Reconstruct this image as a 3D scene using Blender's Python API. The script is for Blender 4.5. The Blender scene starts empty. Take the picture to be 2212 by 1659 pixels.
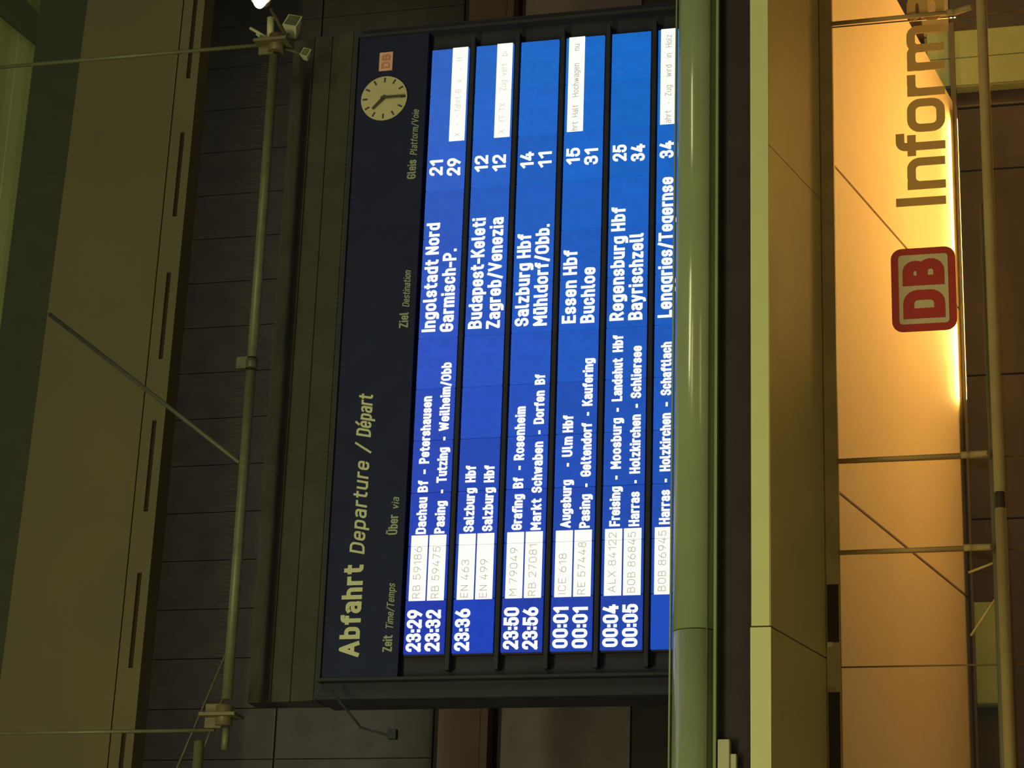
import bpy, bmesh, math, random
from mathutils import Vector, Matrix
random.seed(7)
PI = math.pi
S = bpy.context.scene
COL = S.collection

def lin(c):
    out = []
    for v in c:
        v = v / 255.0
        out.append(v / 12.92 if v <= 0.04045 else ((v + 0.055) / 1.055) ** 2.4)
    return tuple(out)

# ---------------------------------------------------------------- camera
cam_d = bpy.data.cameras.new('camera')
cam = bpy.data.objects.new('camera', cam_d)
COL.objects.link(cam)
S.camera = cam
R_ = Vector((0.94739408, -0.31623768, -0.04937794))     # towards the real right: the phone was held on its side
U_ = Vector((-0.03264371, -0.24893558, 0.96796977))
F_ = Vector((0.31840044, 0.91543695, 0.24616326))
right, up, back = -U_, R_, -F_
cam.matrix_world = Matrix(((right.x, up.x, back.x, -4.527), (right.y, up.y, back.y, -21.032),
                           (right.z, up.z, back.z, 1.6), (0, 0, 0, 1)))
cam_d.sensor_fit = 'HORIZONTAL'
cam_d.sensor_width = 36.0
cam_d.lens = 78.987
cam_d.clip_end = 300

# ---------------------------------------------------------------- world, exposure, hall lamps
S.view_settings.view_transform = 'Standard'
S.view_settings.look = 'None'
S.view_settings.exposure = 0.0
S.view_settings.gamma = 1.0
S.view_settings.use_curve_mapping = False
W = bpy.data.worlds.new('night_hall')
S.world = W
W.use_nodes = True
bg = W.node_tree.nodes['Background']
bg.inputs[0].default_value = (1.0, 0.92, 0.70, 1)
bg.inputs[1].default_value = 0.10
S.cycles.use_denoising = True
S.cycles.max_bounces = 6

def area(name, loc, target, sx, sy, power, color):
    d = bpy.data.lights.new(name, 'AREA')
    d.shape = 'RECTANGLE'; d.size = sx; d.size_y = sy; d.energy = power; d.color = color
    o = bpy.data.objects.new(name, d); COL.objects.link(o)
    o.location = loc
    v = Vector(target) - Vector(loc)
    o.rotation_euler = v.to_track_quat('-Z', 'Y').to_euler()
    return o
HALL = (1.0, 0.93, 0.45)
area('hall_lamp', (-3, -10.5, 12.0), (2.5, 0, 4.5), 5.0, 0.5, 480, HALL)
area('hall_lamp', (8, -12.5, 12.0), (3.5, 0, 5.0), 5.0, 0.5, 330, HALL)
area('hall_lamp', (-9, -16, 12.0), (0, 0, 5.0), 5.0, 0.5, 220, HALL)
# warm light inside the travel centre, thrown up at its sloping ceiling
WARM = (1.0, 0.52, 0.125)
COVE = (1.0, 0.66, 0.17)
area('cove_light_lamp', (6.05, 4.74, 2.962), (6.05, 3.4, 3.45), 3.1, 0.07, 60, COVE)
area('cove_light_lamp', (4.55, 4.74, 2.962), (4.55, 3.4, 3.45), 1.2, 0.07, 30, COVE)
area('room_light', (6.2, 3.4, 1.3), (6.0, 1.8, 4), 3.6, 1.6, 150, WARM)
area('room_light', (2.6, 2.8, 1.2), (2.6, 2.2, 4), 2.4, 1.4, 22, WARM)
area('room_light', (9.6, 2.6, 2.6), (8.9, 5.2, 3.5), 1.0, 0.6, 24, WARM)  # added light, no fixture known: warms the wall right of the ceiling
bl = area('back_wall_fill', (4.0, 6.0, 9.0), (4.0, 7.9, 14.0), 14.0, 0.5, 150, (1.0, 0.94, 0.72))  # added light hidden behind the board, lifts the dark far wall
bl.data.spread = math.radians(80)
area('soffit_fill', (-6, -11, 1.6), (0, 0, 3.6), 5.0, 1.0, 75, HALL)  # added low fill with no known source, brightens the soffit
area('room_light', (-1.4, 2.8, 1.2), (-1.4, 2.4, 4), 3.2, 1.4, 7, WARM)

# ---------------------------------------------------------------- materials
def mat(name, rgb, rough=0.6, metal=0.0, var=0.10, scale=3.0, bump=0.0, spec=0.5):
    m = bpy.data.materials.new(name); m.use_nodes = True
    nt = m.node_tree; b = nt.nodes['Principled BSDF']
    c = lin(rgb)
    tc = nt.nodes.new('ShaderNodeTexCoord')
    n = nt.nodes.new('ShaderNodeTexNoise'); n.inputs['Scale'].default_value = scale; n.inputs['Detail'].default_value = 5
    nt.links.new(tc.outputs['Object'], n.inputs['Vector'])
    r = nt.nodes.new('ShaderNodeValToRGB')
    r.color_ramp.elements[0].position = 0.3; r.color_ramp.elements[1].position = 0.7
    r.color_ramp.elements[0].color = tuple(v * (1 - var) for v in c) + (1,)
    r.color_ramp.elements[1].color = tuple(min(1, v * (1 + var)) for v in c) + (1,)
    nt.links.new(n.outputs['Fac'], r.inputs['Fac'])
    nt.links.new(r.outputs['Color'], b.inputs['Base Color'])
    b.inputs['Roughness'].default_value = rough
    b.inputs['Metallic'].default_value = metal
    b.inputs['Specular IOR Level'].default_value = spec
    if bump:
        bp = nt.nodes.new('ShaderNodeBump'); bp.inputs['Strength'].default_value = bump; bp.inputs['Distance'].default_value = 0.01
        nt.links.new(n.outputs['Fac'], bp.inputs['Height']); nt.links.new(bp.outputs['Normal'], b.inputs['Normal'])
    return m

def glow(name, rgb, strength=1.0, use_obj=False):
    m = bpy.data.materials.new(name); m.use_nodes = True
    nt = m.node_tree; b = nt.nodes['Principled BSDF']
    b.inputs['Base Color'].default_value = (0.01, 0.01, 0.012, 1)
    b.inputs['Roughness'].default_value = 0.6
    b.inputs['Specular IOR Level'].default_value = 0.1
    b.inputs['Emission Strength'].default_value = strength
    if use_obj:
        oi = nt.nodes.new('ShaderNodeObjectInfo')
        tc = nt.nodes.new('ShaderNodeTexCoord')
        n = nt.nodes.new('ShaderNodeTexNoise'); n.inputs['Scale'].default_value = 9
        nt.links.new(tc.outputs['Object'], n.inputs['Vector'])
        mr = nt.nodes.new('ShaderNodeMapRange'); mr.inputs['To Min'].default_value = 0.85; mr.inputs['To Max'].default_value = 1.15
        nt.links.new(n.outputs['Fac'], mr.inputs['Value'])
        mx = nt.nodes.new('ShaderNodeVectorMath'); mx.operation = 'SCALE'
        nt.links.new(oi.outputs['Color'], mx.inputs[0]); nt.links.new(mr.outputs['Result'], mx.inputs['Scale'])
        nt.links.new(mx.outputs['Vector'], b.inputs['Emission Color'])
    else:
        b.inputs['Emission Color'].default_value = lin(rgb) + (1,)
    return m

M = {}
M['casing'] = mat('dark_casing', (50, 52, 62), 0.7, spec=0.1)
M['header'] = mat('board_header', (36, 42, 68), 0.7, spec=0.08)
M['rib'] = mat('board_rib', (50, 52, 60), 0.7, spec=0.1)
M['hood'] = mat('hood_sheet', (60, 58, 54), 0.8, var=0.15, spec=0.2)
M['print'] = mat('header_print', (182, 188, 156), 0.6, var=0.04)
M['print_small'] = mat('header_print_small', (140, 150, 132), 0.6, var=0.08)
M['clockface'] = mat('clock_face', (176, 172, 134), 0.55, var=0.05)
M['clockdark'] = mat('clock_black', (40, 36, 22), 0.5)
M['pink'] = mat('emblem_faded', (206, 160, 142), 0.5)
M['pinkred'] = mat('emblem_faded_red', (186, 118, 104), 0.5)
M['panel'] = glow('lcd_blue', (20, 70, 185), 1.0, True)
M['white'] = glow('lcd_white', (240, 248, 255), 1.25)
M['cream'] = glow('lcd_cream', (255, 254, 238), 1.1)
M['ink'] = glow('lcd_ink', (176, 172, 160), 1.0)
M['inkl'] = glow('lcd_ink_faint', (214, 212, 200), 1.0)
M['cornice'] = mat('cornice_paint', (134, 146, 108), 0.16, var=0.06, scale=1.5)
M['creamedge'] = mat('canopy_edge_paint', (206, 210, 150), 0.6, var=0.03)
M['soffit'] = mat('canopy_soffit', (182, 164, 104), 0.55, var=0.10, scale=0.8)
M['frame'] = mat('dark_bronze_frame', (92, 86, 56), 0.5)
M['black'] = mat('matt_black', (60, 54, 52), 0.8, spec=0.15)
M['gap'] = mat('dark_wall_paint', (120, 110, 108), 0.8, spec=0.15)
M['gapdark'] = mat('fascia_dark', (58, 50, 52), 0.8, spec=0.15)
M['head'] = mat('head_frame_paint', (176, 150, 92), 0.6)
M['ceil'] = mat('interior_ceiling', (236, 214, 180), 0.7, var=0.02)
M['joint'] = mat('joint_dark', (80, 48, 18), 0.8)
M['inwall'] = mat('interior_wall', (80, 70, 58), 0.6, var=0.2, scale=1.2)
M['wallwarm'] = mat('upper_wall_lit', (206, 178, 134), 0.6, var=0.15)  # same wall as below, with the warm light put into a paler colour
M['green'] = mat('green_panel', (176, 194, 140), 0.6, var=0.06)
M['trough'] = mat('cove_trough', (92, 82, 58), 0.5)
M['steel'] = mat('rail_steel', (158, 132, 84), 0.75, metal=0.0)
M['rod'] = mat('rod_bronze', (186, 150, 90), 0.45)
M['red'] = mat('emblem_red', (176, 48, 30), 0.5, var=0.03)
M['beige'] = mat('emblem_beige', (205, 184, 140), 0.6, var=0.03)
M['letter'] = mat('letter_brown', (200, 150, 76), 0.6, var=0.03)
M['tube'] = mat('truss_white', (86, 90, 64), 0.45, var=0.15, scale=8)
M['spike'] = mat('spike_steel', (70, 72, 52), 0.5)
M['girder'] = mat('girder_paint', (108, 102, 72), 0.8, var=0.06, scale=0.7)
M['girderdark'] = mat('girder_dark_paint', (70, 78, 56), 0.8)
M['slot'] = mat('slot_dark', (54, 44, 24), 0.9)
M['roof'] = mat('roof_sheet', (144, 152, 98), 0.8, var=0.12, scale=0.6)
M['back'] = mat('hall_wall_panel', (58, 56, 52), 0.7, var=0.15, spec=0.2)
M['band'] = mat('wall_band', (84, 68, 56), 0.8, var=0.1)
M['floor'] = mat('hall_floor', (150, 140, 118), 0.5, var=0.1)
M['lamp'] = glow('lamp_led', (255, 252, 255), 14.0)
M['lamphead'] = mat('lamp_head', (176, 178, 140), 0.5)
M['seal'] = mat('glass_seal', (120, 84, 40), 0.7)

def glass_mat():
    m = bpy.data.materials.new('pane_glass'); m.use_nodes = True
    nt = m.node_tree; nt.nodes.clear()
    out = nt.nodes.new('ShaderNodeOutputMaterial')
    t = nt.nodes.new('ShaderNodeBsdfTransparent'); t.inputs[0].default_value = (0.97, 0.98, 0.95, 1)
    g = nt.nodes.new('ShaderNodeBsdfGlossy'); g.inputs['Roughness'].default_value = 0.02
    f = nt.nodes.new('ShaderNodeFresnel'); f.inputs['IOR'].default_value = 1.45
    mx = nt.nodes.new('ShaderNodeMixShader')
    nt.links.new(f.outputs[0], mx.inputs[0]); nt.links.new(t.outputs[0], mx.inputs[1]); nt.links.new(g.outputs[0], mx.inputs[2])
    nt.links.new(mx.outputs[0], out.inputs[0])
    return m
M['glass'] = glass_mat()

# ---------------------------------------------------------------- helpers
def box(bm, x0, x1, y0, y1, z0, z1, bev=0.0):
    vs = [bm.verts.new(p) for p in ((x0, y0, z0), (x1, y0, z0), (x1, y1, z0), (x0, y1, z0), (x0, y0, z1), (x1, y0, z1), (x1, y1, z1), (x0, y1, z1))]
    fs = [bm.faces.new([vs[i] for i in q]) for q in ((0, 3, 2, 1), (4, 5, 6, 7), (0, 1, 5, 4), (1, 2, 6, 5), (2, 3, 7, 6), (3, 0, 4, 7))]
    if bev:
        es = list({e for f in fs for e in f.edges})
        bmesh.ops.bevel(bm, geom=es, offset=bev, segments=2, affect='EDGES', profile=0.5)

def hexa(bm, a, b):
    """solid between two quads a and b (four points each, same order)"""
    va = [bm.verts.new(p) for p in a]; vb = [bm.verts.new(p) for p in b]
    bm.faces.new(va[::-1]); bm.faces.new(vb)
    for i in range(4):
        j = (i + 1) % 4
        bm.faces.new((va[i], va[j], vb[j], vb[i]))

def cyl(bm, p0, p1, r0, r1=None, n=14, cap=True):
    r1 = r0 if r1 is None else r1
    p0 = Vector(p0); p1 = Vector(p1); d = (p1 - p0).normalized()
    a = d.orthogonal().normalized(); b = d.cross(a)
    A = [bm.verts.new(p0 + (a * math.cos(2 * PI * i / n) + b * math.sin(2 * PI * i / n)) * r0) for i in range(n)]
    B = [bm.verts.new(p1 + (a * math.cos(2 * PI * i / n) + b * math.sin(2 * PI * i / n)) * r1) for i in range(n)]
    for i in range(n):
        j = (i + 1) % n
        f = bm.faces.new((A[i], A[j], B[j], B[i])); f.smooth = True
    if cap:
        bm.faces.new(A[::-1]); bm.faces.new(B)

def profile_x(bm, pts, x0, x1, smooth=False):
    """extrude a closed YZ outline along X"""
    A = [bm.verts.new((x0, y, z)) for y, z in pts]; B = [bm.verts.new((x1, y, z)) for y, z in pts]
    n = len(pts)
    for i in range(n):
        j = (i + 1) % n
        f = bm.faces.new((A[i], A[j], B[j], B[i])); f.smooth = smooth
    bm.faces.new(A[::-1]); bm.faces.new(B)

def obj(name, bm, m, parent=None, smooth=False, **kw):
    me = bpy.data.meshes.new(name)
    bmesh.ops.recalc_face_normals(bm, faces=bm.faces)
    bm.to_mesh(me); bm.free()
    me.materials.append(m)
    o = bpy.data.objects.new(name, me); COL.objects.link(o)
    o.parent = parent
    for k, v in kw.items(): o[k] = v
    return o
def bxo(name, dims, m, parent=None, bev=0.0, **kw):
    bm = bmesh.new(); box(bm, *dims, bev=bev); return obj(name, bm, m, parent, **kw)
def cyo(name, p0, p1, r, m, parent=None, r1=None, n=14, **kw):
    bm = bmesh.new(); cyl(bm, p0, p1, r, r1, n); return obj(name, bm, m, parent, **kw)
def thing(name, label, cat, group=None, kind=None):
    o = bpy.data.objects.new(name, None); COL.objects.link(o)
    o.empty_display_size = 0.2
    if label: o['label'] = label
    if cat: o['category'] = cat
    if group: o['group'] = group
    if kind: o['kind'] = kind
    return o

# lettering: an own single-stroke sans alphabet. A glyph is (width, strokes); a stroke is a list of points (x, y[, corner radius]),
# cap height 1, x-height 0.72; a leading 'c' closes the stroke
X = 0.72
GL = {
 '0': (.50, [['c', (0, 0, .25), (.5, 0, .25), (.5, 1, .25), (0, 1, .25)]]),
 '1': (.24, [[(0, .76), (.24, 1), (.24, 0)]]),
 '2': (.48, [[(0, .76), (0, 1, .23), (.48, 1, .24), (.48, .6, .2), (0, 0)], [(0, 0), (.48, 0)]]),
 '3': (.48, [[(0, .82), (0, 1, .2), (.46, 1, .22), (.46, .54, .2), (.18, .54)], [(.18, .54), (.48, .54, .24), (.48, 0, .25), (0, 0, .22), (0, .2)]]),
 '4': (.52, [[(.3, 1), (0, .24)], [(0, .24), (.52, .24)], [(.38, .5), (.38, 0)]]),
 '5': (.48, [[(.45, 1), (.06, 1)], [(.06, 1), (.02, .52)], [(.02, .52), (.1, .62, .1), (.48, .62, .25), (.48, 0, .25), (0, 0, .22), (0, .2)]]),
 '6': (.50, [['c', (0, 0, .25), (.5, 0, .25), (.5, .6, .25), (0, .6, .25)], [(0, .3), (0, .5, .2), (.3, 1)]]),
 '7': (.48, [[(0, 1), (.48, 1), (.16, 0)]]),
 '8': (.50, [['c', (0, 0, .25), (.5, 0, .25), (.5, .54, .25), (0, .54, .25)], ['c', (.03, .54, .2), (.47, .54, .2), (.47, 1, .21), (.03, 1, .21)]]),
 '9': (.50, [['c', (0, .4, .25), (.5, .4, .25), (.5, 1, .25), (0, 1, .25)], [(.5, .7), (.5, .5, .2), (.2, 0)]]),
 'A': (.60, [[(0, 0), (.3, 1), (.6, 0)], [(.1, .3), (.5, .3)]]),
 'B': (.50, [[(0, 0), (0, 1)], [(0, 1), (.45, 1, .22), (.45, .54, .22), (0, .54)], [(0, .54), (.5, .54, .26), (.5, 0, .26), (0, 0)]]),
 'C': (.50, [[(.5, .75), (.5, 1, .25), (0, 1, .25), (0, 0, .25), (.5, 0, .25), (.5, .25)]]),
 'D': (.52, [['c', (0, 0), (.52, 0, .3), (.52, 1, .3), (0, 1)]]),
 'E': (.44, [[(.44, 1), (0, 1), (0, 0), (.44, 0)], [(0, .52), (.38, .52)]]),
 'F': (.44, [[(.44, 1), (0, 1), (0, 0)], [(0, .5), (.36, .5)]]),
 'G': (.50, [[(.5, .78), (.5, 1, .25), (0, 1, .25), (0, 0, .25), (.5, 0, .25), (.5, .47), (.26, .47)]]),
 'H': (.50, [[(0, 0), (0, 1)], [(.5, 0), (.5, 1)], [(0, .5), (.5, .5)]]),
 'I': (0, [[(0, 0), (0, 1)]]),
 'K': (.50, [[(0, 0), (0, 1)], [(.48, 1), (0, .36)], [(.18, .6), (.5, 0)]]),
 'L': (.42, [[(0, 1), (0, 0), (.42, 0)]]),
 'M': (.64, [[(0, 0), (0, 1), (.32, .35), (.64, 1), (.64, 0)]]),
 'N': (.50, [[(0, 0), (0, 1), (.5, 0), (.5, 1)]]),
 'O': (.54, [['c', (0, 0, .27), (.54, 0, .27), (.54, 1, .27), (0, 1, .27)]]),
 'P': (.48, [[(0, 0), (0, 1)], [(0, 1), (.48, 1, .25), (.48, .46, .25), (0, .46)]]),
 'R': (.50, [[(0, 0), (0, 1)], [(0, 1), (.47, 1, .25), (.47, .47, .25), (0, .47)], [(.24, .47), (.5, 0)]]),
 'S': (.48, [[(.47, .8), (.47, 1, .24), (.01, 1, .24), (.01, .54, .22), (.48, .5, .22), (.48, 0, .24), (0, 0, .24), (0, .2)]]),
 'T': (.54, [[(0, 1), (.54, 1)], [(.27, 1), (.27, 0)]]),
 'U': (.50, [[(0, 1), (0, 0, .25), (.5, 0, .25), (.5, 1)]]),
 'V': (.56, [[(0, 1), (.28, 0), (.56, 1)]]),
 'W': (.84, [[(0, 1), (.2, 0), (.42, .9), (.64, 0), (.84, 1)]]),
 'X': (.52, [[(0, 0), (.52, 1)], [(0, 1), (.52, 0)]]),
 'Z': (.48, [[(0, 1), (.48, 1), (0, 0), (.48, 0)]]),
 'a': (.40, [[(.03, X - .05), (.1, X, .05), (.4, X, .19), (.4, 0)], [(.4, .41), (0, .41, .19), (0, 0, .19), (.3, 0, .12), (.4, .1)]]),
 'b': (.42, [[(0, 1), (0, 0)], ['c', (0, 0, .2), (.42, 0, .21), (.42, X, .21), (0, X, .2)]]),
 'c': (.38, [[(.38, .55), (.38, X, .18), (0, X, .2), (0, 0, .2), (.38, 0, .18), (.38, .17)]]),
 'd': (.42, [[(.42, 1), (.42, 0)], ['c', (0, 0, .21), (.42, 0, .2), (.42, X, .2), (0, X, .21)]]),
 'e': (.42, [[(0, .37), (.42, .37), (.42, X, .2), (0, X, .21), (0, 0, .21), (.4, 0, .18), (.4, .12)]]),
 'f': (.26, [[(.3, 1), (.11, 1, .13), (.11, 0)], [(0, X), (.26, X)]]),
 'g': (.42, [['c', (0, 0, .21), (.42, 0, .2), (.42, X, .2), (0, X, .21)], [(.42, X), (.42, -.28, .18), (.03, -.28)]]),
 'h': (.41, [[(0, 0), (0, 1)], [(0, .5), (0, X, .2), (.41, X, .2), (.41, 0)]]),
 'i': (0, [[(0, 0), (0, .66)], [(0, .99), (0, 1.0)]]),
 'k': (.40, [[(0, 0), (0, 1)], [(.38, X), (0, .26)], [(.14, .42), (.4, 0)]]),
 'l': (.10, [[(0, 1), (0, 0, .1), (.1, 0)]]),
 'm': (.70, [[(0, 0), (0, X)], [(0, .5), (0, X, .17), (.35, X, .17), (.35, 0)], [(.35, .5), (.35, X, .17), (.7, X, .17), (.7, 0)]]),
 'n': (.41, [[(0, 0), (0, X)], [(0, .5), (0, X, .2), (.41, X, .2), (.41, 0)]]),
 'o': (.44, [['c', (0, 0, .22), (.44, 0, .22), (.44, X, .22), (0, X, .22)]]),
 'p': (.42, [[(0, X), (0, -.28)], ['c', (0, 0, .2), (.42, 0, .21), (.42, X, .21), (0, X, .2)]]),
 'r': (.25, [[(0, 0), (0, X)], [(0, .46), (0, X, .18), (.25, X)]]),
 's': (.38, [[(.36, .6), (.36, X, .14), (0, X, .17), (0, .38, .16), (.38, .35, .16), (.38, 0, .17), (0, 0, .14), (0, .11)]]),
 't': (.28, [[(.1, .94), (.1, 0, .15), (.28, 0)], [(0, X), (.28, X)]]),
 'u': (.41, [[(0, X), (0, 0, .2), (.41, 0, .2), (.41, .25)], [(.41, X), (.41, 0)]]),
 'v': (.42, [[(0, X), (.21, 0), (.42, X)]]),
 'w': (.62, [[(0, X), (.15, 0), (.31, .62), (.47, 0), (.62, X)]]),
 'x': (.42, [[(0, 0), (.42, X)], [(0, X), (.42, 0)]]),
 'y': (.42, [[(0, X), (.21, .02)], [(.42, X), (.14, -.26, .05), (.02, -.28)]]),
 'z': (.38, [[(0, X), (.38, X), (0, 0), (.38, 0)]]),
 ':': (0, [[(0, .1), (0, .12)], [(0, .6), (0, .62)]]),
 '.': (0, [[(0, 0), (0, .01)]]),
 '-': (.26, [[(0, .38), (.26, .38)]]),
 '/': (.36, [[(0, -.1), (.36, 1.05)]]),
 '(': (.1, [[(.1, 1), (0, .5), (.1, 0)]]),
}
GL['\u00fc'] = (GL['u'][0], GL['u'][1] + [[(.08, .98), (.08, 1.0)], [(.33, .98), (.33, 1.0)]])
GL['\u00dc'] = (GL['U'][0], GL['U'][1] + [[(.12, 1.24), (.12, 1.26)], [(.38, 1.24), (.38, 1.26)]])
GL['\u00e9'] = (GL['e'][0], GL['e'][1] + [[(.14, .94), (.28, 1.12)]])

def rounded(pts, closed):
    """polyline with its corners rounded; returns points and a flag per point: sharp corner"""
    n = len(pts); out = []
    for i, p in enumerate(pts):
        c = Vector(p[:2]); r = p[2] if len(p) > 2 else 0
        if (not closed and i in (0, n - 1)) or r == 0:
            out.append((c, True)); continue
        a = Vector(pts[i - 1][:2]); b = Vector(pts[(i + 1) % n][:2])
        da = (a - c); db = (b - c); la, lb = da.length, db.length
        da.normalize(); db.normalize()
        ang = da.angle(db); t = r / math.tan(ang / 2)
        t = min(t, la * (0.5 if closed or i > 1 else 1.0), lb * (0.5 if closed or i < n - 2 else 1.0))
        k = 5
        p0 = c + da * t; p1 = c + db * t
        for j in range(k + 1):
            u = j / k
            wgt = 1.0 / math.sqrt(2)        # rational quadratic: a true quarter circle for right angles
            den = (1 - u) ** 2 + 2 * u * (1 - u) * wgt + u ** 2
            out.append(((p0 * (1 - u) ** 2 + c * 2 * u * (1 - u) * wgt + p1 * u ** 2) / den, False))
    return out

def stroke_mesh(bm, pts, closed, h, tf, d0, d1):
    """ribbon of half width h along pts; tf maps (x, z) to a point at depth d"""
    q = []
    for p in pts:
        if not q or (p[0] - q[-1][0]).length > 1e-5: q.append(p)
    if closed and (q[0][0] - q[-1][0]).length < 1e-5: q.pop()
    n = len(q)
    cnt = [0]
    def quad_strip(L, R):
        e = -0.0001 * cnt[0]; cnt[0] += 1
        F = [[bm.verts.new(tf(v, d)) for v in S_] for d in (d0 + e, d1 + e) for S_ in (L, R)]
        m = len(L)
        for i in range(m - 1):
            bm.faces.new((F[0][i], F[0][i + 1], F[1][i + 1], F[1][i]))
            bm.faces.new((F[0][i], F[2][i], F[2][i + 1], F[0][i + 1]))
            bm.faces.new((F[1][i], F[1][i + 1], F[3][i + 1], F[3][i]))
        bm.faces.new((F[0][0], F[1][0], F[3][0], F[2][0])); bm.faces.new((F[0][-1], F[2][-1], F[3][-1], F[1][-1]))
    def disc_at(c):
        A = [bm.verts.new(tf(c + Vector((math.cos(2 * PI * i / 12), math.sin(2 * PI * i / 12))) * h, d0 - 0.0005)) for i in range(12)]
        bm.faces.new(A)
    idx = list(range(n)) + ([0] if closed else [])
    L, R = [], []
    for k, i in enumerate(idx):
        c, sharp = q[i]
        prv = q[i - 1][0] if (closed or k > 0) else None
        nxt = q[(i + 1) % n][0] if (closed or k < n - 1) else None
        din = (c - prv).normalized() if prv is not None else None
        do = (nxt - c).normalized() if nxt is not None else None
        first, last = k == 0, k == len(idx) - 1
        if din is None: cc = c - do * h; nn = Vector((-do.y, do.x)); L.append(cc + nn * h); R.append(cc - nn * h); continue
        if do is None: cc = c + din * h; nn = Vector((-din.y, din.x)); L.append(cc + nn * h); R.append(cc - nn * h); continue
        turn = din.dot(do)
        if turn > 0.35:
            nn = (Vector((-din.y, din.x)) + Vector((-do.y, do.x))).normalized(); s_ = h / max(0.5, nn.dot(Vector((-din.y, din.x))))
            L.append(c + nn * s_); R.append(c - nn * s_)
        else:
            square = turn > -0.15
            if L:
                nn = Vector((-din.y, din.x)); cc = c + din * h if square else c
                L.append(cc + nn * h); R.append(cc - nn * h); quad_strip(L, R)
            if not square: disc_at(c)
            if last: L = []; break
            nn = Vector((-do.y, do.x)); cc = c - do * h if square else c
            L = [cc + nn * h]; R = [cc - nn * h]
    if len(L) > 1: quad_strip(L, R)

def text(body, x0, x1, y, z, cap, m, parent=None, weight=0.16, shear=0.0, thick=0.004, name='lettering', gap=0.15, **kw):
    """writing on the vertical plane at depth y, fitted between x0 and x1, baseline at z, stroke = weight x cap height"""
    h = weight * cap / 2
    seq = []; cur = 0.0
    for i, ch in enumerate(body):
        if ch == ' ': cur += 0.36; continue
        w_, st = GL[ch]
        seq.append((cur, w_, st)); cur += w_ + gap + weight
    tot = max(seq[-1][0] + seq[-1][1], 0.001)
    if x1 is None: x1 = x0 + tot * cap * 0.95 + 2 * h
    sx = (x1 - x0 - 2 * h) / tot if tot > 0.01 else 1.0
    x00 = x0 if tot > 0.01 else (x0 + x1) / 2 - h
    sy = cap - 2 * h
    bm = bmesh.new()
    nst = 0
    for off, w_, st in seq:
        for k in st:
            closed = k[0] == 'c'
            raw = k[1:] if closed else k
            # round corners in final proportions
            pts = [((off + p[0]) * sx, p[1] * sy) + ((p[2] * min(sx, sy),) if len(p) > 2 else ()) for p in raw]
            rp_ = rounded(pts, closed)
            nst += 1; dk = -0.0006 * (nst % 5)      # strokes lie a hair over one another, as cut letters do
            def tf(v, d, dk=dk): return (x00 + h + v.x + shear * v.y, d + dk, z + h + v.y)
            stroke_mesh(bm, rp_, closed, h, tf, y - thick, y)
    return obj(name, bm, m, parent, **kw)

# ================================================================ THE SETTING
bxo('floor', (-22, 24, -26, 9, -0.2, 0), M['floor'], kind='structure')
# far wall of the hall: dark panels between thin joints
wb = bxo('wall_back', (-8, 22, 8.06, 8.3, 0, 22), M['gapdark'], kind='structure')
pan_me = None
for i in range(-3, 14):
    x = -0.03 + 1.36 * i * 0.5 * 2 * 0.5
    x0 = i * 0.71 - 0.4
    for (za, zb_) in ((10.35, 12.6), (12.63, 15.2)):
        bm = bmesh.new(); box(bm, x0, x0 + 0.70, 8.0, 8.06, za, zb_, 0.006)
        obj('wall_panel', bm, M['back'], wb)
for i in range(14, 19):
    x0 = i * 0.71 - 0.4
    for (za, zb_) in ((10.35, 12.6), (12.63, 15.2)):
        bm = bmesh.new(); box(bm, x0, x0 + 0.70, 8.0, 8.06, za, zb_, 0.006)
        obj('wall_panel', bm, M['back'], wb)
for i, x0 in enumerate((-6.0, -3.2, -0.4, 2.4, 5.2, 8.0, 10.8, 13.6)):
    bm = bmesh.new(); box(bm, x0, x0 + 2.77, 8.0, 8.06, 5.1, 7.6, 0.01); obj('wall_panel', bm, M['back'], wb)
    bm = bmesh.new(); box(bm, x0, x0 + 2.77, 8.02, 8.06, 7.63, 9.4, 0.01); obj('wall_panel', bm, M['gap'], wb)
bxo('wall_band', (-6, 16, 7.75, 8.0, 9.62, 10.20), M['band'], wb, label='lighter brown horizontal band on the dark wall')
bxo('wall_band_ledge', (-6, 16, 7.7, 8.0, 9.50, 9.60), M['band'], wb)
bxo('wall_pilaster', (-6, 16, 7.9, 8.0, 5.9, 6.35), M['gap'], wb)
# wall between canopy and board (the black gap) and the roof of the shop front
bxo('wall_front', (-8, 14, -0.80, 0.80, 4.60, 5.02), M['gapdark'], kind='structure')
# shop interior: sloping ceiling in large panels, lit from below
SL = 0.25
def cz(y): return 4.07 - SL * (y - 0.6)
ceil_bm = bmesh.new()
hexa(ceil_bm, [(-6, 0.56, cz(0.56) + 0.03), (8.85, 0.56, cz(0.56) + 0.03), (7.93, 4.85, cz(4.85) + 0.03), (-6, 4.85, cz(4.85) + 0.03)],
     [(-6, 0.56, cz(0.56) + 0.09), (8.85, 0.56, cz(0.56) + 0.09), (7.93, 4.85, cz(4.85) + 0.09), (-6, 4.85, cz(4.85) + 0.09)])
ceiling = obj('ceiling', ceil_bm, M['joint'], kind='structure')
def cpanel(xa0, xa1, xb0, xb1):
    ya, yb = 0.58, 4.85; g = 0.018
    bm = bmesh.new()
    lo = [(xa0 + g, ya, cz(ya)), (xa1 - g, ya, cz(ya)), (xb1 - g, yb, cz(yb)), (xb0 + g, yb, cz(yb))]
    hi = [(x, y, z + 0.028) for x, y, z in lo]
    hexa(bm, lo, hi)
    obj('ceiling_panel', bm, M['ceil'], ceiling)
cpanel(-6, -1.85, -6, -1.95)
cpanel(-1.85, 1.735, -1.95, 1.58)
cpanel(1.735, 5.31, 1.58, 5.15)
cpanel(5.31, 8.83, 5.15, 7.92)
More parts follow.
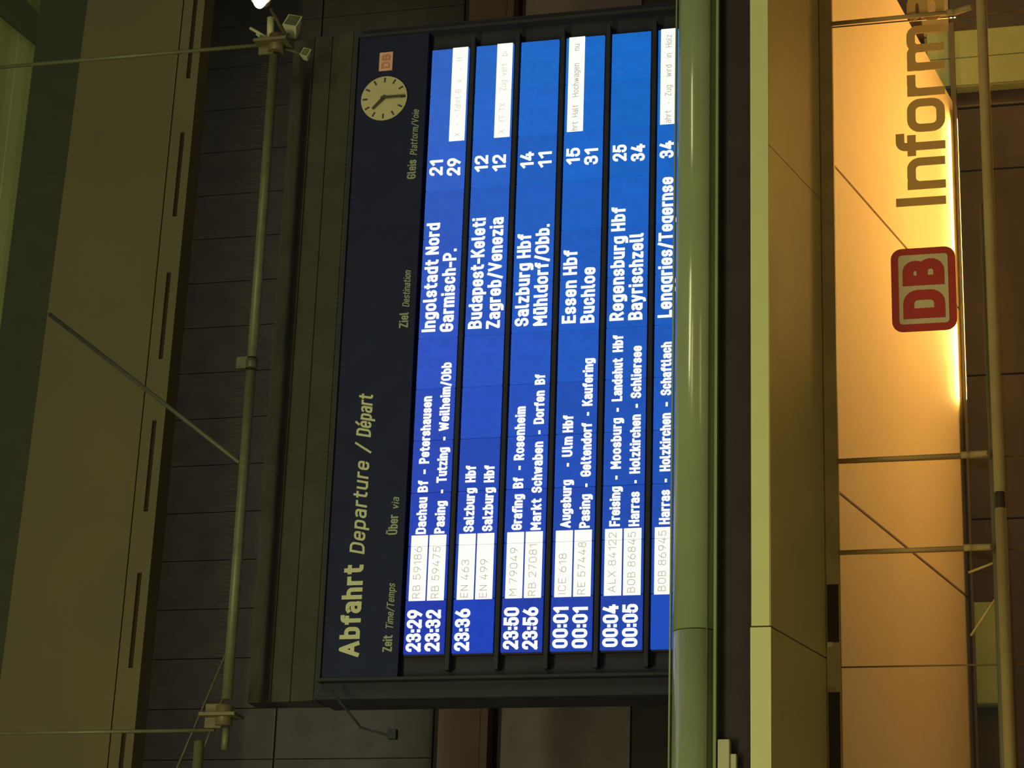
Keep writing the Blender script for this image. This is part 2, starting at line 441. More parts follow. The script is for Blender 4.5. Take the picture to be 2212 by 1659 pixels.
# interior back wall in tall panels
wi = bxo('wall_interior', (-8, 14, 5.30, 5.45, 0, 4.6), M['black'], kind='structure')
for x0, x1 in ((-6, -3.2), (-3.18, -0.35), (-0.33, 2.6), (2.62, 4.4), (4.42, 7.10), (7.12, 7.96)):
    bxo('wall_panel', (x0, x1, 5.22, 5.30, 0.05, 3.30), M['inwall'], wi, bev=0.008)
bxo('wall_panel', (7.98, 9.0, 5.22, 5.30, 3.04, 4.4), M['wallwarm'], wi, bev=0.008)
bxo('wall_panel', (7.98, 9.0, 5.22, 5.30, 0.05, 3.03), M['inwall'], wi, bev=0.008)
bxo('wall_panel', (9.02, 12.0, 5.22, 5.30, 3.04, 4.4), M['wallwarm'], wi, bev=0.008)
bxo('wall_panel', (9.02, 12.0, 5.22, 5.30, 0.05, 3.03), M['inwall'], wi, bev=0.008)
bxo('wall_side_return', (8.9, 9.0, 0.9, 5.2, 3.35, 4.1), M['inwall'], wi)
bxo('wall_rib', (7.975, 8.0, 5.19, 5.22, 0.05, 3.02), M['trough'], wi)
# glazed shop front
w1 = thing('window_1', None, None, kind='structure')
bxo('head_frame', (-8, 14, 0.44, 0.56, 4.0, 4.13), M['head'], w1)
for x0, x1 in ((0.13, 0.70), (-3.0, -0.36)):
    bxo('head_slot', (x0, x1, 0.428, 0.445, 4.01, 4.12), M['slot'], w1)
bxo('slot_glint', (0.08, 0.13, 0.425, 0.445, 4.07, 4.125), M['beige'], w1)  # pale blocks stand in for glints of light at the slot ends
bxo('slot_glint', (-0.36, -0.32, 0.425, 0.445, 4.05, 4.12), M['steel'], w1)
xs = [-6.0, -3.0, -0.104, 1.02, 1.955, 6.79, 11.0]
for a, b in zip(xs[:-1], xs[1:]):
    bxo('pane', (a + 0.008, b - 0.008, 0.50, 0.512, 0.06, 4.0), M['glass'], w1)
    bxo('pane_seal', (b - 0.007, b + 0.007, 0.498, 0.514, 0.06, 4.0), M['seal'], w1)
bxo('sill', (-8, 14, 0.42, 0.6, 0, 0.06), M['frame'], w1)
for x in (1.02, 1.955, 6.79):
    cyo('glazing_rod', (x - 0.01, 0.40, 4.0), (x, 0.40, 2.76), 0.023, M['rod'], w1)
    bm = bmesh.new(); cyl(bm, (x, 0.40, 2.79), (x, 0.39, 2.70), 0.034); cyl(bm, (x, 0.40, 2.71), (x - 0.04, 0.24, 2.52), 0.034, 0.030)
    obj('rod_clamp', bm, M['steel'], w1)
bm = bmesh.new()
cyl(bm, (0.55, 0.33, 2.47), (0.18, 0.50, 2.76), 0.012)
cyl(bm, (0.85, 0.33, 2.50), (0.80, 0.50, 2.76), 0.012)
obj('glazing_stay', bm, M['rod'], w1)

# roof over the hall, top of the view
roof = bxo('ceiling_hall', (-10, 24, 5.8, 9, 17.9, 18.1), M['roof'], kind='structure')
rp = bmesh.new(); hexa(rp, [(-6, 6.9, 15.9), (22, 6.9, 15.9), (22, 6.9, 18.4), (-6, 6.9, 18.4)], [(-6, 7.0, 15.9), (22, 7.0, 15.9), (22, 7.0, 18.4), (-6, 7.0, 18.4)])
obj('roof_sheet', rp, M['roof'], roof)
for k in range(5):
    x = 16.7 + 0.42 * k
    bxo('roof_rib', (-6, 22, 6.885, 6.9, x, x + 0.12), M['roof'], roof)

# ================================================================ ROOF GIRDER (long pale beam with slots)
g = thing('roof_girder', 'long olive roof girder with dark slots along its lower edge, above the board', 'beam')
def zlo(x): return 12.885 - 0.0105 * x
def zhi(x): return 14.77 - 0.0245 * x
def slab(name, xa, xb, f0, f1, y0, y1, m, parent, **kw):
    bm = bmesh.new()
    hexa(bm, [(xa, y0, f0(xa)), (xb, y0, f0(xb)), (xb, y0, f1(xb)), (xa, y0, f1(xa))],
         [(xa, y1, f0(xa)), (xb, y1, f0(xb)), (xb, y1, f1(xb)), (xa, y1, f1(xa))])
    return obj(name, bm, m, parent, **kw)
slab('girder_web', -4, 16, lambda x: zlo(x) + 0.33, zhi, 4.0, 4.3, M['girder'], g)
slab('girder_recess', -4, 16, lambda x: zlo(x) + 0.30, lambda x: zlo(x) + 0.33, 4.05, 4.3, M['slot'], g)
# lower flange is cut by long slots: built as rails above and below and blocks between the slots
slab('lower_flange', -4, 16, zlo, lambda x: zlo(x) + 0.105, 3.97, 4.3, M['girder'], g)
slab('lower_flange', -4, 16, lambda x: zlo(x) + 0.165, lambda x: zlo(x) + 0.30, 3.97, 4.3, M['girder'], g)
sl = [(-3.20, -1.98), (-1.22, 0.0 - 0.02), (0.761, 1.954), (2.736, 3.93), (4.748, 5.933), (6.715, 7.92), (8.70, 9.90), (10.68, 11.9), (12.66, 13.9)]
sl = [(-3.20, -1.98), (-1.22, 0.0)] + sl[2:]
slab('slot_back', -4, 16, lambda x: zlo(x) + 0.10, lambda x: zlo(x) + 0.17, 4.03, 4.3, M['slot'], g)
prev = -4
for a, b in sl + [(16, 16)]:
    slab('flange_block', prev, a, lambda x: zlo(x) + 0.105, lambda x: zlo(x) + 0.165, 3.97, 4.28, M['girder'], g)
    prev = b
g2 = thing('upper_girder', 'dark green roof girder behind and above the pale slotted girder', 'beam')
slab('girder_web', -4, 20, lambda x: 14.4 - 0.02 * x, lambda x: 16.46 - 0.012 * x, 6.0, 6.3, M['girderdark'], g2)
bm = bmesh.new()
hexa(bm, [(10.35, 6.3, 16.05), (10.75, 6.3, 16.05), (12.2, 6.3, 17.4), (11.5, 6.3, 17.4)], [(10.35, 6.55, 16.05), (10.75, 6.55, 16.05), (12.2, 6.55, 17.4), (11.5, 6.55, 17.4)])
obj('diagonal_brace', bm, M['girderdark'], g2)

# ================================================================ TUBE TRUSS above the board
tr = thing('tube_truss', 'pale steel tube truss with hanging rods and bird spikes, above the departure board', 'truss')
def chord(xa, xb, z, y=-0.5, r=0.052):
    return cyo('chord', (xa, y, z), (xb, y, z), r, M['tube'], tr, n=20)
chord(-0.52, 2.90, 9.915); chord(3.05, 6.52, 9.915); chord(-5.0, -0.93, 10.17)
cyo('chord', (-1.02, -0.5, 9.90), (-0.80, -0.5, 9.90), 0.036, M['tube'], tr)
for x, z in ((-0.68, 9.93), (6.66, 9.90)):
    bm = bmesh.new()
    cyl(bm, (x - 0.10, -0.5, z), (x + 0.10, -0.5, z), 0.085, n=16)
    box(bm, x - 0.018, x + 0.018, -0.64, -0.36, z - 0.16, z + 0.22, 0.006)
    box(bm, x - 0.12, x + 0.12, -0.515, -0.485, z + 0.02, z + 0.20, 0.006)
    obj('node_plate', bm, M['frame'], tr)
bm = bmesh.new(); cyl(bm, (2.93, -0.5, 9.915), (3.03, -0.5, 9.915), 0.060, n=18); box(bm, 2.93, 3.06, -0.53, -0.47, 9.95, 10.08, 0.008)
obj('node_plate', bm, M['spike'], tr)
cyo('hanger_rod', (6.66, -0.5, 9.96), (6.69, -0.5, 14.2), 0.021, M['tube'], tr)
cyo('hanger_rod', (-0.82, -0.5, 10.02), (-0.83, -0.5, 13.4), 0.018, M['tube'], tr)
d0 = Vector((1.914, -0.5, 9.96)); d1 = Vector((4.231, 1.0, 12.996))
cyo('diagonal_rod', d0, d1 + (d1 - d0) * 0.02, 0.024, M['spike'], tr)
bm = bmesh.new()
cyl(bm, (0.15, -0.3, 9.98), (-2.6, 0.9, 11.6), 0.012, n=8); cyl(bm, (-0.28, -0.3, 9.98), (-2.6, 0.9, 11.3), 0.012, n=8)
obj('stay_cable', bm, M['spike'], tr)
# bracket arms at the far node
bm = bmesh.new()
cyl(bm, (6.66, -0.5, 9.97), (6.98, -0.5, 9.99), 0.04); cyl(bm, (6.72, -0.5, 9.98), (6.88, -0.5, 10.22), 0.016); cyl(bm, (6.70, -0.5, 10.02), (6.80, -0.5, 10.14), 0.014)
obj('node_arm', bm, M['lamphead'], tr)
# bird spikes: fine needles along the top of the chord
bm = bmesh.new()
def spikes(xa, xb, z, y, h, step, r=0.0035):
    n = int((xb - xa) / step)
    for i in range(n):
        x = xa + (i + random.random() * 0.5) * step
        for s in (-1, 1):
            p = Vector((x, y, z)); q = p + Vector((random.uniform(-.02, .02), s * h * random.uniform(.25, .6), h * random.uniform(.75, 1)))
            cyl(bm, p, q, r, r * 0.5, n=3, cap=False)
spikes(-0.5, 6.5, 9.955, -0.5, 0.17, 0.045, 0.0022)
spikes(-3.0, -0.95, 10.21, -0.5, 0.15, 0.05, 0.0022)
obj('bird_spikes', bm, M['spike'], tr, kind='stuff')

# floodlights hung at the far node, and the bright lamp behind them
def floodlight(name, p, s, tilt, to, label):
    t = thing(name, label, 'lamp', group='floodlights at the far truss node')
    t.location = p; t.rotation_euler = tilt
    bm = bmesh.new()
    hexa(bm, [(-s, -s, -s * .8), (s, -s, -s * .8), (s, -s, s * .8), (-s, -s, s * .8)],
         [(-s * .5, s, -s * .45), (s * .5, s, -s * .45), (s * .5, s, s * .45), (-s * .5, s, s * .45)])
    obj('lamp_housing', bm, M['lamphead'], t)
    bxo('lamp_window', (-s * .85, s * .85, -s * 1.04, -s, -s * .65, s * .65), M['tube'], t)
    q = t.rotation_euler.to_matrix().inverted() @ (Vector(to) - Vector(p))
    bm = bmesh.new(); cyl(bm, (0, 0, 0), q, 0.014); obj('lamp_arm', bm, M['spike'], t)
    return t
floodlight('floodlight', (6.86, -0.45, 9.74), 0.10, (0.2, 0.15, 0.5), (6.66, -0.47, 9.90), 'larger pale floodlight at the far truss node, beside the tube end')
floodlight('floodlight', (6.53, -0.42, 9.58), 0.055, (0.2, 0.3, 0.3), (6.62, -0.46, 9.84), 'smallest pale floodlight, hanging just below the far truss node')
sp = thing('spotlight', 'dazzling white spotlight at the picture edge beyond the far truss node', 'lamp')
sp.location = (8.74, 2.0, 11.17)
bm = bmesh.new(); cyl(bm, (0, 0.03, 0), (0, 0.28, 0.03), 0.15, 0.08, 20); obj('lamp_housing', bm, M['frame'], sp)
bm = bmesh.new(); bmesh.ops.create_uvsphere(bm, u_segments=24, v_segments=14, radius=0.1, matrix=Matrix.Translation((0, 0.0, 0.0)) @ Matrix.Diagonal((2.1, 0.8, 1.05, 1)))
for f in bm.faces: f.smooth = True
obj('lamp_lens', bm, M['lamp'], sp)
bm = bmesh.new(); cyl(bm, (0, 0.2, 0), (0.2, 5.7, 0.6), 0.02); obj('lamp_arm', bm, M['frame'], sp)

# ================================================================ DEPARTURE BOARD
Wd = 6.6823; MOD = Wd / 12; P = 0.5; H = 0.4147; Z0 = 8.281
bd = thing('departure_board', 'large blue departure board with white train times under a dark header', 'display board')
bxo('casing', (-0.42, 7.06, 0.10, 0.70, 5.10, 9.22), M['casing'], bd, bev=0.02)
bxo('header_panel', (-0.24, 6.92, 0.0, 0.10, 8.33, 9.13), M['header'], bd)
# frame ribs
bxo('frame_rib', (-0.26, 6.94, -0.03, 0.10, 9.13, 9.165), M['rib'], bd)
bxo('frame_rib', (6.90, 6.935, -0.03, 0.10, 5.1, 9.13), M['rib'], bd)
bxo('frame_rib', (-0.255, -0.225, -0.03, 0.10, 5.1, 9.13), M['rib'], bd)
# hood above the board
hd = bmesh.new()
hexa(hd, [(-0.42, 0.12, 9.22), (7.06, 0.12, 9.22), (7.06, 0.22, 9.98), (-0.42, 0.22, 9.98)], [(-0.42, 0.5, 9.22), (7.06, 0.5, 9.22), (7.06, 0.5, 9.98), (-0.42, 0.5, 9.98)])
obj('hood', hd, M['hood'], bd)
bm = bmesh.new()
for z in (9.24, 9.50, 9.72): box(bm, -0.42, 7.06, 0.105 + (z - 9.2) * 0.12, 0.16 + (z - 9.2) * .12, z, z + 0.012)
obj('hood_seam', bm, M['hood'], bd)
bm = bmesh.new()
spikes(-0.2, 6.9, 9.165, -0.01, 0.10, 0.05, 0.0025)
obj('bird_spikes', bm, M['spike'], bd, kind='stuff')
# side bracket at the near end
bm = bmesh.new(); cyl(bm, (-0.355, -0.1, 8.99), (-0.742, -0.1, 8.645), 0.012); cyl(bm, (-0.742, -0.1, 8.645), (-0.83, -0.1, 8.32), 0.012)
box(bm, -0.86, -0.76, -0.14, -0.06, 8.27, 8.36, 0.01)
obj('side_bracket', bm, M['rib'], bd)

HEADS = [('Abfahrt', -0.012, 0.934, 8.742, 0.215, 0.20, 0.0, 'print'), ('Departure', 1.045, 2.02, 8.742, 0.160, 0.15, 0.2, 'print'),
         ('/', 2.115, 2.21, 8.742, 0.160, 0.15, 0.2, 'print'), ('Départ', 2.285, 2.745, 8.742, 0.160, 0.15, 0.2, 'print'),
         ('Zeit', 0.032, 0.20, 8.398, 0.10, 0.17, 0.0, 'print_small'), ('Time/Temps', 0.258, 0.727, 8.398, 0.078, 0.14, 0.2, 'print_small'),
         ('Über', 1.237, 1.446, 8.402, 0.10, 0.17, 0.0, 'print_small'), ('via', 1.504, 1.626, 8.402, 0.078, 0.14, 0.2, 'print_small'),
         ('Ziel', 3.469, 3.639, 8.400, 0.10, 0.17, 0.0, 'print_small'), ('Destination', 3.700, 4.107, 8.398, 0.078, 0.14, 0.2, 'print_small'),
         ('Gleis', 5.164, 5.386, 8.398, 0.10, 0.17, 0.0, 'print_small'), ('Platform/Voie', 5.44, 5.975, 8.398, 0.078, 0.14, 0.2, 'print_small')]
for s, xa, xb, z, cap, off, sh, mk in HEADS:
    text(s, xa, xb, -0.001, z, cap, M[mk], bd, weight=off, shear=sh)
# departures, row by row
DATA = [
  (0,0,"23:29",0.028,0.452,"time"), (0,1,"23:32",0.029,0.448,"time"), (0,0,"RB 59186",0.569,1.101,"train"), (0,1,"RB 59475",0.564,1.095,"train"), (0,0,"Dachau",1.235,1.62,"via"), (0,0,"Bf",1.674,1.794,"via"), (0,0,"-",1.867,1.914,"via"), (0,0,"Petershausen",1.978,2.7,"via"), (0,1,"Pasing",1.235,1.574,"via"), (0,1,"-",1.656,1.693,"via"), (0,1,"Tutzing",1.767,2.141,"via"), (0,1,"-",2.217,2.254,"via"), (0,1,"Weilheim/Obb",2.32,3.059,"via"), (0,0,"Ingolstadt Nord",3.409,4.634,"dest"), (0,1,"Garmisch-P.",3.4,4.325,"dest"), (0,0,"21",5.184,5.362,"dest"), (0,1,"29",5.169,5.368,"dest"),
  (1,0,"23:36",0.027,0.452,"time"), (1,0,"EN 463",0.565,0.949,"train"), (1,1,"EN 499",0.56,0.95,"train"), (1,0,"Salzburg",1.241,1.698,"via"), (1,0,"Hbf",1.759,1.932,"via"), (1,1,"Salzburg",1.241,1.695,"via"), (1,1,"Hbf",1.751,1.927,"via"), (1,0,"Budapest-Keleti",3.415,4.655,"dest"), (1,1,"Zagreb/Venezia",3.406,4.647,"dest"), (1,0,"12",5.19,5.374,"dest"), (1,1,"12",5.183,5.368,"dest"),
  (2,0,"23:50",0.033,0.453,"time"), (2,1,"23:56",0.028,0.451,"time"), (2,0,"M 79049",0.568,1.057,"train"), (2,1,"RB 27081",0.563,1.086,"train"), (2,0,"Grafing",1.243,1.613,"via"), (2,0,"Bf",1.676,1.787,"via"), (2,0,"-",1.868,1.911,"via"), (2,0,"Rosenheim",1.972,2.541,"via"), (2,1,"Markt",1.236,1.56,"via"), (2,1,"Schwaben",1.622,2.157,"via"), (2,1,"-",2.238,2.277,"via"), (2,1,"Dorfen",2.346,2.7,"via"), (2,1,"Bf",2.767,2.874,"via"), (2,0,"Salzburg Hbf",3.413,4.434,"dest"), (2,1,"Mühldorf/Obb.",3.407,4.532,"dest"), (2,0,"14",5.192,5.376,"dest"), (2,1,"11",5.186,5.362,"dest"),
  (3,0,"00:01",0.034,0.445,"time"), (3,1,"00:01",0.03,0.44,"time"), (3,0,"ICE 618",0.573,0.984,"train"), (3,1,"RE 57448",0.564,1.094,"train"), (3,0,"Augsburg",1.247,1.743,"via"), (3,0,"-",1.883,1.919,"via"), (3,0,"Ulm",1.986,2.197,"via"), (3,0,"Hbf",2.243,2.42,"via"), (3,1,"Pasing",1.24,1.586,"via"), (3,1,"-",1.663,1.697,"via"), (3,1,"Geltendorf",1.771,2.33,"via"), (3,1,"-",2.41,2.447,"via"), (3,1,"Kaufering",2.514,3.022,"via"), (3,0,"Essen Hbf",3.415,4.217,"dest"), (3,1,"Buchloe",3.408,4.018,"dest"), (3,0,"15",5.196,5.38,"dest"), (3,1,"31",5.178,5.358,"dest"),
  (4,0,"00:04",0.035,0.456,"time"), (4,1,"00:05",0.031,0.455,"time"), (4,0,"ALX 84122",0.576,1.18,"train"), (4,1,"BOB 86845",0.569,1.178,"train"), (4,0,"Freising",1.246,1.653,"via"), (4,0,"-",1.728,1.766,"via"), (4,0,"Moosburg",1.838,2.369,"via"), (4,0,"-",2.437,2.477,"via"), (4,0,"Landshut",2.548,3.005,"via"), (4,0,"Hbf",3.074,3.252,"via"), (4,1,"Harras",1.24,1.593,"via"), (4,1,"-",1.681,1.712,"via"), (4,1,"Holzkirchen",1.782,2.396,"via"), (4,1,"-",2.469,2.509,"via"), (4,1,"Schliersee",2.572,3.128,"via"), (4,0,"Regensburg Hbf",3.414,4.663,"dest"), (4,1,"Bayrischzell",3.411,4.359,"dest"), (4,0,"25",5.19,5.376,"dest"), (4,1,"34",5.177,5.368,"dest"),
  (5,0,"BOB 86945",0.574,1.182,"train"), (5,0,"Harras",1.25,1.6,"via"), (5,0,"-",1.679,1.714,"via"), (5,0,"Holzkirchen",1.793,2.397,"via"), (5,0,"-",2.469,2.513,"via"), (5,0,"Schaftlach",2.586,3.153,"via"), (5,0,"Lenggries/Tegernse",3.418,4.967,"dest"), (5,0,"34",5.187,5.377,"dest"),
]
NOTES = [(0, 1, [('x', 10.1), ('-', 10.32), ('-', 10.5), ('fahrt', 10.62), ('B', 11.02), ('v', 11.24), ('-', 11.5), ('lt', 11.7)], 'inkl'),
         (1, 1, [('X', 10.08), ('fT', 10.32), ('TX', 10.55), ('Zug', 10.98), ('vert', 11.3), ('bi', 11.72)], 'inkl'),
         (3, 0, [('hrt', 10.02), ('Halt', 10.3), ('Hochwagen', 10.72), ('nu', 11.7)], 'ink'),
         (5, 0, [('ahrt', 10.02), ('-', 10.42), ('Zug', 10.58), ('wird', 10.98), ('in', 11.38), ('Holz', 11.6)], 'ink')]
def lz(row, f): return Z0 - row * P - H * f
tray = bmesh.new(); box(tray, -0.01, Wd + 0.01, 0.04, 0.10, -H - 0.005, 0.005)
tray_me = None
pan_bm = bmesh.new(); box(pan_bm, 0.007, MOD - 0.007, 0.0, 0.035, -H, 0.0)
pan_me = bpy.data.meshes.new('display_panel'); bmesh.ops.recalc_face_normals(pan_bm, faces=pan_bm.faces); pan_bm.to_mesh(pan_me); pan_me.materials.append(M['panel'])
lab_w = 1.2 * MOD
for r in range(6):
    zt = Z0 - r * P
    row = bxo('display_row', (-0.01, Wd + 0.01, 0.04, 0.10, zt - H - 0.005, zt + 0.005), M['black'], bd)
    for k in range(12):
        o = bpy.data.objects.new('display_panel', pan_me); COL.objects.link(o); o.parent = row
        o.location = (k * MOD, 0.004, zt)
        t = k / 11.0; q = r / 5.0
        near, mid, far = (27, 58, 172), (26, 82, 190), (12, 104, 200)
        if t < 0.45: u = t / 0.45; c = [near[i] * (1 - u) + mid[i] * u for i in range(3)]
        else: u = (t - 0.45) / 0.55; c = [mid[i] * (1 - u) + far[i] * u for i in range(3)]
        # upper far rows look paler, lower rows greener
        c[0] += 34 * (1 - q) ** 2 * t; c[1] += 10 * q * (1 - t) - 4 * (1 - q); c[2] -= 4
        j = random.uniform(0.97, 1.03)
        if (r, k) in ((1, 0), (5, 0)): j = 1.08; c[0] -= 8
        c = lin([min(255, max(0, v * j)) for v in c])
        o.color = (c[0], c[1], c[2], 1)
    # divider under each row
    dv = bmesh.new(); box(dv, -0.165, 6.80, -0.010, 0.10, zt - P + 0.018, zt - H - 0.022, 0.006)
    obj('row_divider', dv, M['casing'], bd)
    # white train labels: each is a long and a short strip, split at the module joint
    for l, (fa, fb) in enumerate(((0.075, 0.49), (0.535, 0.955))):
        for xa, xb in ((1.0 * MOD - 0.012, 2 * MOD - 0.011), (2 * MOD - 0.006, 2 * MOD + 0.106)):
            bxo('label_strip', (xa, xb, -0.006, 0.0035, lz(r, fb), lz(r, fa)), M['cream'], row)
    for (rr, l, words_, mk) in NOTES:
        if rr != r: continue
        fa, fb = ((0.075, 0.49), (0.565, 0.975))[l]
        for k in (10, 11):
            bxo('notice_strip', (k * MOD + 0.003, (k + 1) * MOD - 0.003, -0.006, 0.0035, lz(r, fb), lz(r, fa)), M['cream'], row)
        for s, xm in words_:
            text(s, xm * MOD, None, -0.007, lz(r, fb) + 0.055, 0.068, M[mk], row, weight=0.10, thick=0.002)
    for (rr, l, s, xa, xb, st) in DATA:
        if rr != r: continue
        if st == 'time': text(s, xa, xb, 0.003, lz(r, (0.43, 0.90)[l]), 0.155, M['white'], row, weight=0.20, gap=0.16)
        elif st == 'dest': text(s, xa, xb, 0.003, lz(r, (0.43, 0.90)[l]), 0.148, M['white'], row, weight=0.19)
        elif st == 'via': text(s, xa, xb, 0.003, lz(r, (0.43, 0.90)[l]) , 0.108, M['white'], row, weight=0.20)
        else: text(s, xa, xb, -0.007, lz(r, (0.355, 0.825)[l]), 0.078, M['ink'], row, weight=0.085, gap=0.2, thick=0.002)
# station clock set in the header, showing half past ten
def disc(bm, cx, cz, r, y0, y1, n=48): cyl(bm, (cx, y0, cz), (cx, y1, cz), r, n=n)
CX, CZ, CR = 6.14, 8.80, 0.262
bm = bmesh.new(); disc(bm, CX, CZ, CR, -0.02, 0.0); ck = obj('clock', bm, M['clockface'], bd, label='round pale clock dial')
for k in range(12):
    a = k * PI / 6
    d = Vector((math.sin(a), 0, math.cos(a))); s_ = Vector((math.cos(a), 0, -math.sin(a)))
    c = Vector((CX, 0, CZ)); r0, r1, w = CR * 0.72, CR * 0.93, 0.009
    q = [c + d * r0 - s_ * w, c + d * r0 + s_ * w, c + d * r1 + s_ * w, c + d * r1 - s_ * w]
    bm = bmesh.new(); hexa(bm, [(p.x, -0.024, p.z) for p in q], [(p.x, -0.0195, p.z) for p in q])
    obj('hour_mark', bm, M['clockdark'], ck)
def hand(name, ang, length, tail, w0, w1, y):
    d = Vector((math.sin(ang), 0, math.cos(ang))); s_ = Vector((math.cos(ang), 0, -math.sin(ang)))
    c = Vector((CX, 0, CZ))
    q = [c - d * tail - s_ * w0, c - d * tail + s_ * w0, c + d * length + s_ * w1, c + d * length - s_ * w1]
    bm = bmesh.new(); hexa(bm, [(p.x, y - 0.006, p.z) for p in q], [(p.x, y, p.z) for p in q])
    obj(name, bm, M['clockdark'], ck)
hand('hour_hand', math.radians(315), CR * 0.66, 0.03, 0.022, 0.013, -0.030)
hand('minute_hand', math.radians(180), CR * 0.93, 0.03, 0.014, 0.010, -0.040)
# small pale DB emblem beside the clock
eb = bxo('emblem', (6.475, 6.70, -0.012, 0.0, 8.727, 8.882), M['pink'], bd, bev=0.004, label='small pale pink emblem with the letters DB')
text('DB', 6.505, 6.672, -0.013, 8.757, 0.095, M['pinkred'], eb, weight=0.2)

# ================================================================ CORNICE TUBE in front of the board's lower edge
co = thing('cornice', 'rounded glossy green cornice running across under the departure board', 'cornice')
pts = []
yc, zc, ry, rz = -0.70, 5.205, 0.21, 0.222
for i in range(40):
    a = 2 * PI * i / 40
    pts.append((yc + ry * math.cos(a), zc + rz * math.sin(a)))
for xa, xb in ((-6, -0.005), (0.005, 12)):
    bm = bmesh.new(); profile_x(bm, pts, xa, xb, True); obj('cornice_length', bm, M['cornice'], co)
bxo('cornice_lip', (-6, 12, -0.90, -0.72, 4.985, 5.012), M['cornice'], co)
bxo('cornice_seam', (-6, 12, -0.905, -0.86, 5.068, 5.078), M['frame'], co)
cyo('cornice_rim', (-6, -0.45, 5.50), (12, -0.45, 5.50), 0.012, M['cornice'], co)
bxo('cornice_back', (-6, 12, -0.6, 0.62, 5.02, 5.10), M['black'], co)
bm = bmesh.new(); box(bm, -1.32, -1.03, -0.90, -0.78, 4.86, 4.97, 0.01); box(bm, -1.30, -1.16, -0.88, -0.8, 4.80, 4.87, 0.01)
obj('cornice_bracket', bm, M['lamphead'], co, label='small pale bracket under the cornice')

# ================================================================ CANOPY: bright edge and sloping soffit
ca = thing('entrance_canopy', 'canopy with bright yellow-green front edge and olive sloping soffit above the glass front', 'canopy')
J = -0.028
for xa, xb in ((-7, J), (J + 0.014, 13)):
    bm = bmesh.new()
    hexa(bm, [(xa, -1.0, 4.478), (xb, -1.0, 4.466), (xb, -1.0, 4.655), (xa, -1.0, 4.645)], [(xa, -0.94, 4.478), (xb, -0.94, 4.466), (xb, -0.94, 4.655), (xa, -0.94, 4.645)])
    obj('edge_strip', bm, M['creamedge'], ca)
bxo('canopy_core', (-7, 13, -0.94, 0.62, 4.56, 4.63), M['black'], ca)
bm = bmesh.new(); box(bm, J - 0.01, J + 0.024, -0.99, -0.95, 4.47, 4.64); obj('edge_joint', bm, M['slot'], ca)
def sz(y): return 4.468 - 0.229 * (y + 1.0)
for xa, xb in ((-7, J - 0.002), (J + 0.014, 4.78), (4.79, 9.6), (9.61, 13)):
    bm = bmesh.new()
    lo = [(xa, -0.995, sz(-0.995)), (xb, -0.995, sz(-0.995)), (xb, 0.46, sz(0.46)), (xa, 0.46, sz(0.46))]
    hexa(bm, lo, [(x, y, z + 0.02) for x, y, z in lo]); obj('soffit_panel', bm, M['soffit'], ca)
bm = bmesh.new(); lo = [(-7, -0.98, sz(-0.98) + 0.022), (13, -0.98, sz(-0.98) + 0.022), (13, 0.46, sz(0.46) + 0.022), (-7, 0.46, sz(0.46) + 0.022)]
hexa(bm, lo, [(x, y, z + 0.02) for x, y, z in lo]); obj('soffit_back', bm, M['slot'], ca)

# ================================================================ RAIL in front of the glass
rl = thing('push_rail', 'pale horizontal tube rail running in front of the shop glass', 'rail')
for xa, xb in ((-6, 1.345), (1.505, 12)):
    cyo('rail_tube', (xa, 0.2, 2.427), (xb, 0.2, 2.427), 0.055, M['steel'], rl, n=20)
cyo('rail_sleeve', (1.345, 0.2, 2.427), (1.505, 0.2, 2.427), 0.046, M['slot'], rl, n=20, label='dark sleeve joining the two tubes')
cyo('rail_support', (-6, 0.33, 2.485), (4.57, 0.33, 2.485), 0.038, M['frame'], rl)
for x in (-5.2, 11.2):
    cyo('rail_post', (x, 0.33, 0.0), (x, 0.33, 2.48), 0.035, M['frame'], rl)
    cyo('rail_stub', (x, 0.33, 2.43), (x, 0.2, 2.43), 0.03, M['frame'], rl)

# ================================================================ SIGN on the glass: DB Information
sg = thing('information_sign', 'brown Information lettering with a red DB emblem on the glass front', 'sign')
def rrect(bm, x0, x1, z0, z1, r, y0, y1, n=6):
    pts = []
    for cx, cz_, a0 in ((x1 - r, z1 - r, 0), (x0 + r, z1 - r, PI / 2), (x0 + r, z0 + r, PI), (x1 - r, z0 + r, 1.5 * PI)):
        for i in range(n + 1):
            a = a0 + PI / 2 * i / n; pts.append((cx + r * math.cos(a), cz_ + r * math.sin(a)))
    A = [bm.verts.new((x, y0, z)) for x, z in pts]; B = [bm.verts.new((x, y1, z)) for x, z in pts]
    k = len(pts)
    bm.faces.new(A); bm.faces.new(B[::-1])
    for i in range(k):
        j = (i + 1) % k; bm.faces.new((A[j], A[i], B[i], B[j]))
bm = bmesh.new(); rrect(bm, 3.29, 4.185, 2.79, 3.435, 0.11, 0.455, 0.475)
em = obj('emblem', bm, M['red'], sg, label='rounded emblem with red rim and red letters DB')
bm = bmesh.new(); rrect(bm, 3.365, 4.11, 2.865, 3.36, 0.035, 0.449, 0.455); obj('emblem_field', bm, M['beige'], em, label='beige field')
text('D', 3.42, 3.725, 0.449, 2.905, 0.415, M['red'], em, weight=0.26, name='letter')
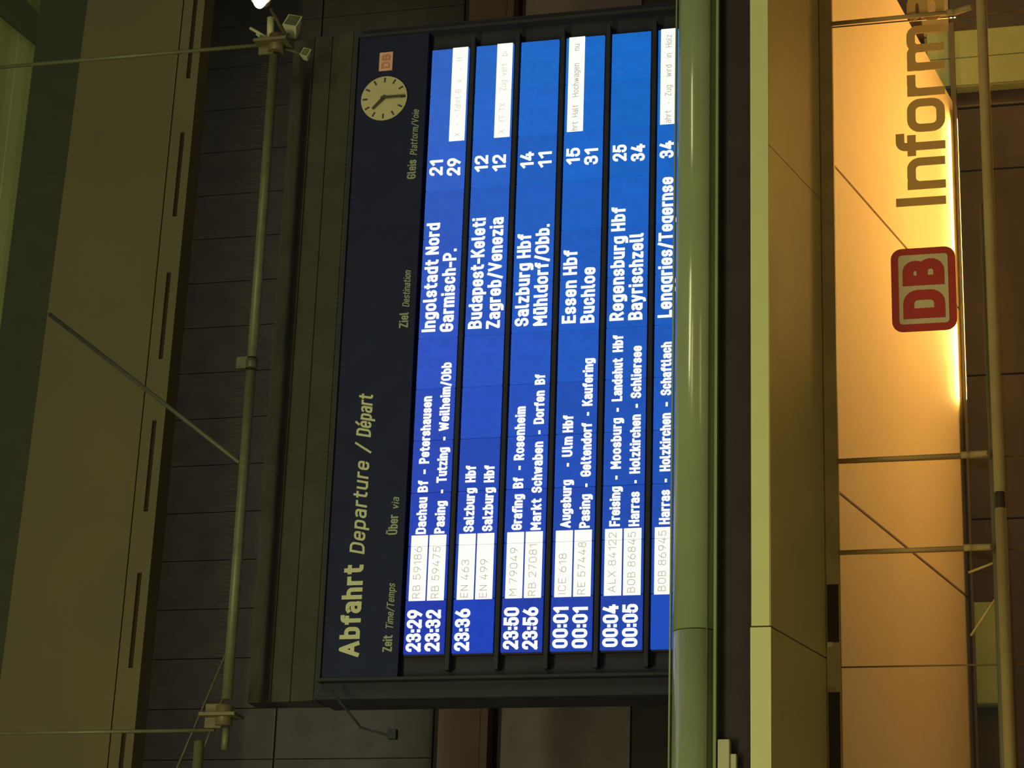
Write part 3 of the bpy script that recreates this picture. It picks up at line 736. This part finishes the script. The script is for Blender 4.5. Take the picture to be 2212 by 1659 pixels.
text('B', 3.775, 4.06, 0.449, 2.905, 0.415, M['red'], em, weight=0.26, name='letter')
LET = [('I', 4.652, 4.748), ('n', 4.836, 5.187), ('f', 5.213, 5.447), ('o', 5.479, 5.855), ('r', 5.889, 6.133), ('m', 6.181, 6.699),
       ('a', 6.75, 7.07), ('t', 7.10, 7.30), ('i', 7.35, 7.42), ('o', 7.48, 7.86), ('n', 7.92, 8.27)]
for ch, xa, xb in LET:
    text(ch, xa, xb, 0.47, 2.862 - 0.02 * (xa - 4.7) , 0.505, M['letter'], sg, weight=0.175, name='letter', thick=0.012)

# ================================================================ inside the travel centre
tt = thing('cove_light', 'light trough along the back edge of the orange-lit interior ceiling', 'cove light')
bm = bmesh.new()
profile_x(bm, [(4.66, 2.945), (4.84, 2.945), (4.84, 2.985), (4.825, 2.985), (4.825, 2.955), (4.675, 2.955), (4.675, 2.97), (4.66, 2.97)], -5.5, 7.75)
obj('trough', bm, M['trough'], tt)
bxo('trough_back', (-6, 9.0, 4.86, 5.2, 2.96, 3.02), M['trough'], tt)
for nm, dims, lab in (('wall_cabinet', (8.17, 8.95, 4.98, 5.20, 1.85, 3.32), 'tall pale green cabinet at the far right of the interior'),
                      ('wall_cabinet', (0.36, 1.56, 4.98, 5.20, 2.68, 3.01), 'low pale green cabinet under the cove light at the near end')):
    t = thing(nm, lab, 'cabinet')
    bxo('cabinet_body', (dims[0], dims[1], dims[2] + 0.03, dims[3], dims[4], dims[5]), M['green'], t, bev=0.01)
    mid = dims[0] + (dims[1] - dims[0]) * 0.5
    if dims[1] - dims[0] > 1:
        bxo('cabinet_door', (dims[0] + 0.01, dims[1] - 0.01, dims[2], dims[2] + 0.03, dims[4] + 0.01, dims[5] - 0.01), M['green'], t, bev=0.008)
    else:
        for xa, xb in ((dims[0] + 0.01, mid - 0.004), (mid + 0.004, dims[1] - 0.01)):
            bxo('cabinet_door', (xa, xb, dims[2], dims[2] + 0.03, dims[4] + 0.01, dims[5] - 0.01), M['green'], t, bev=0.008)
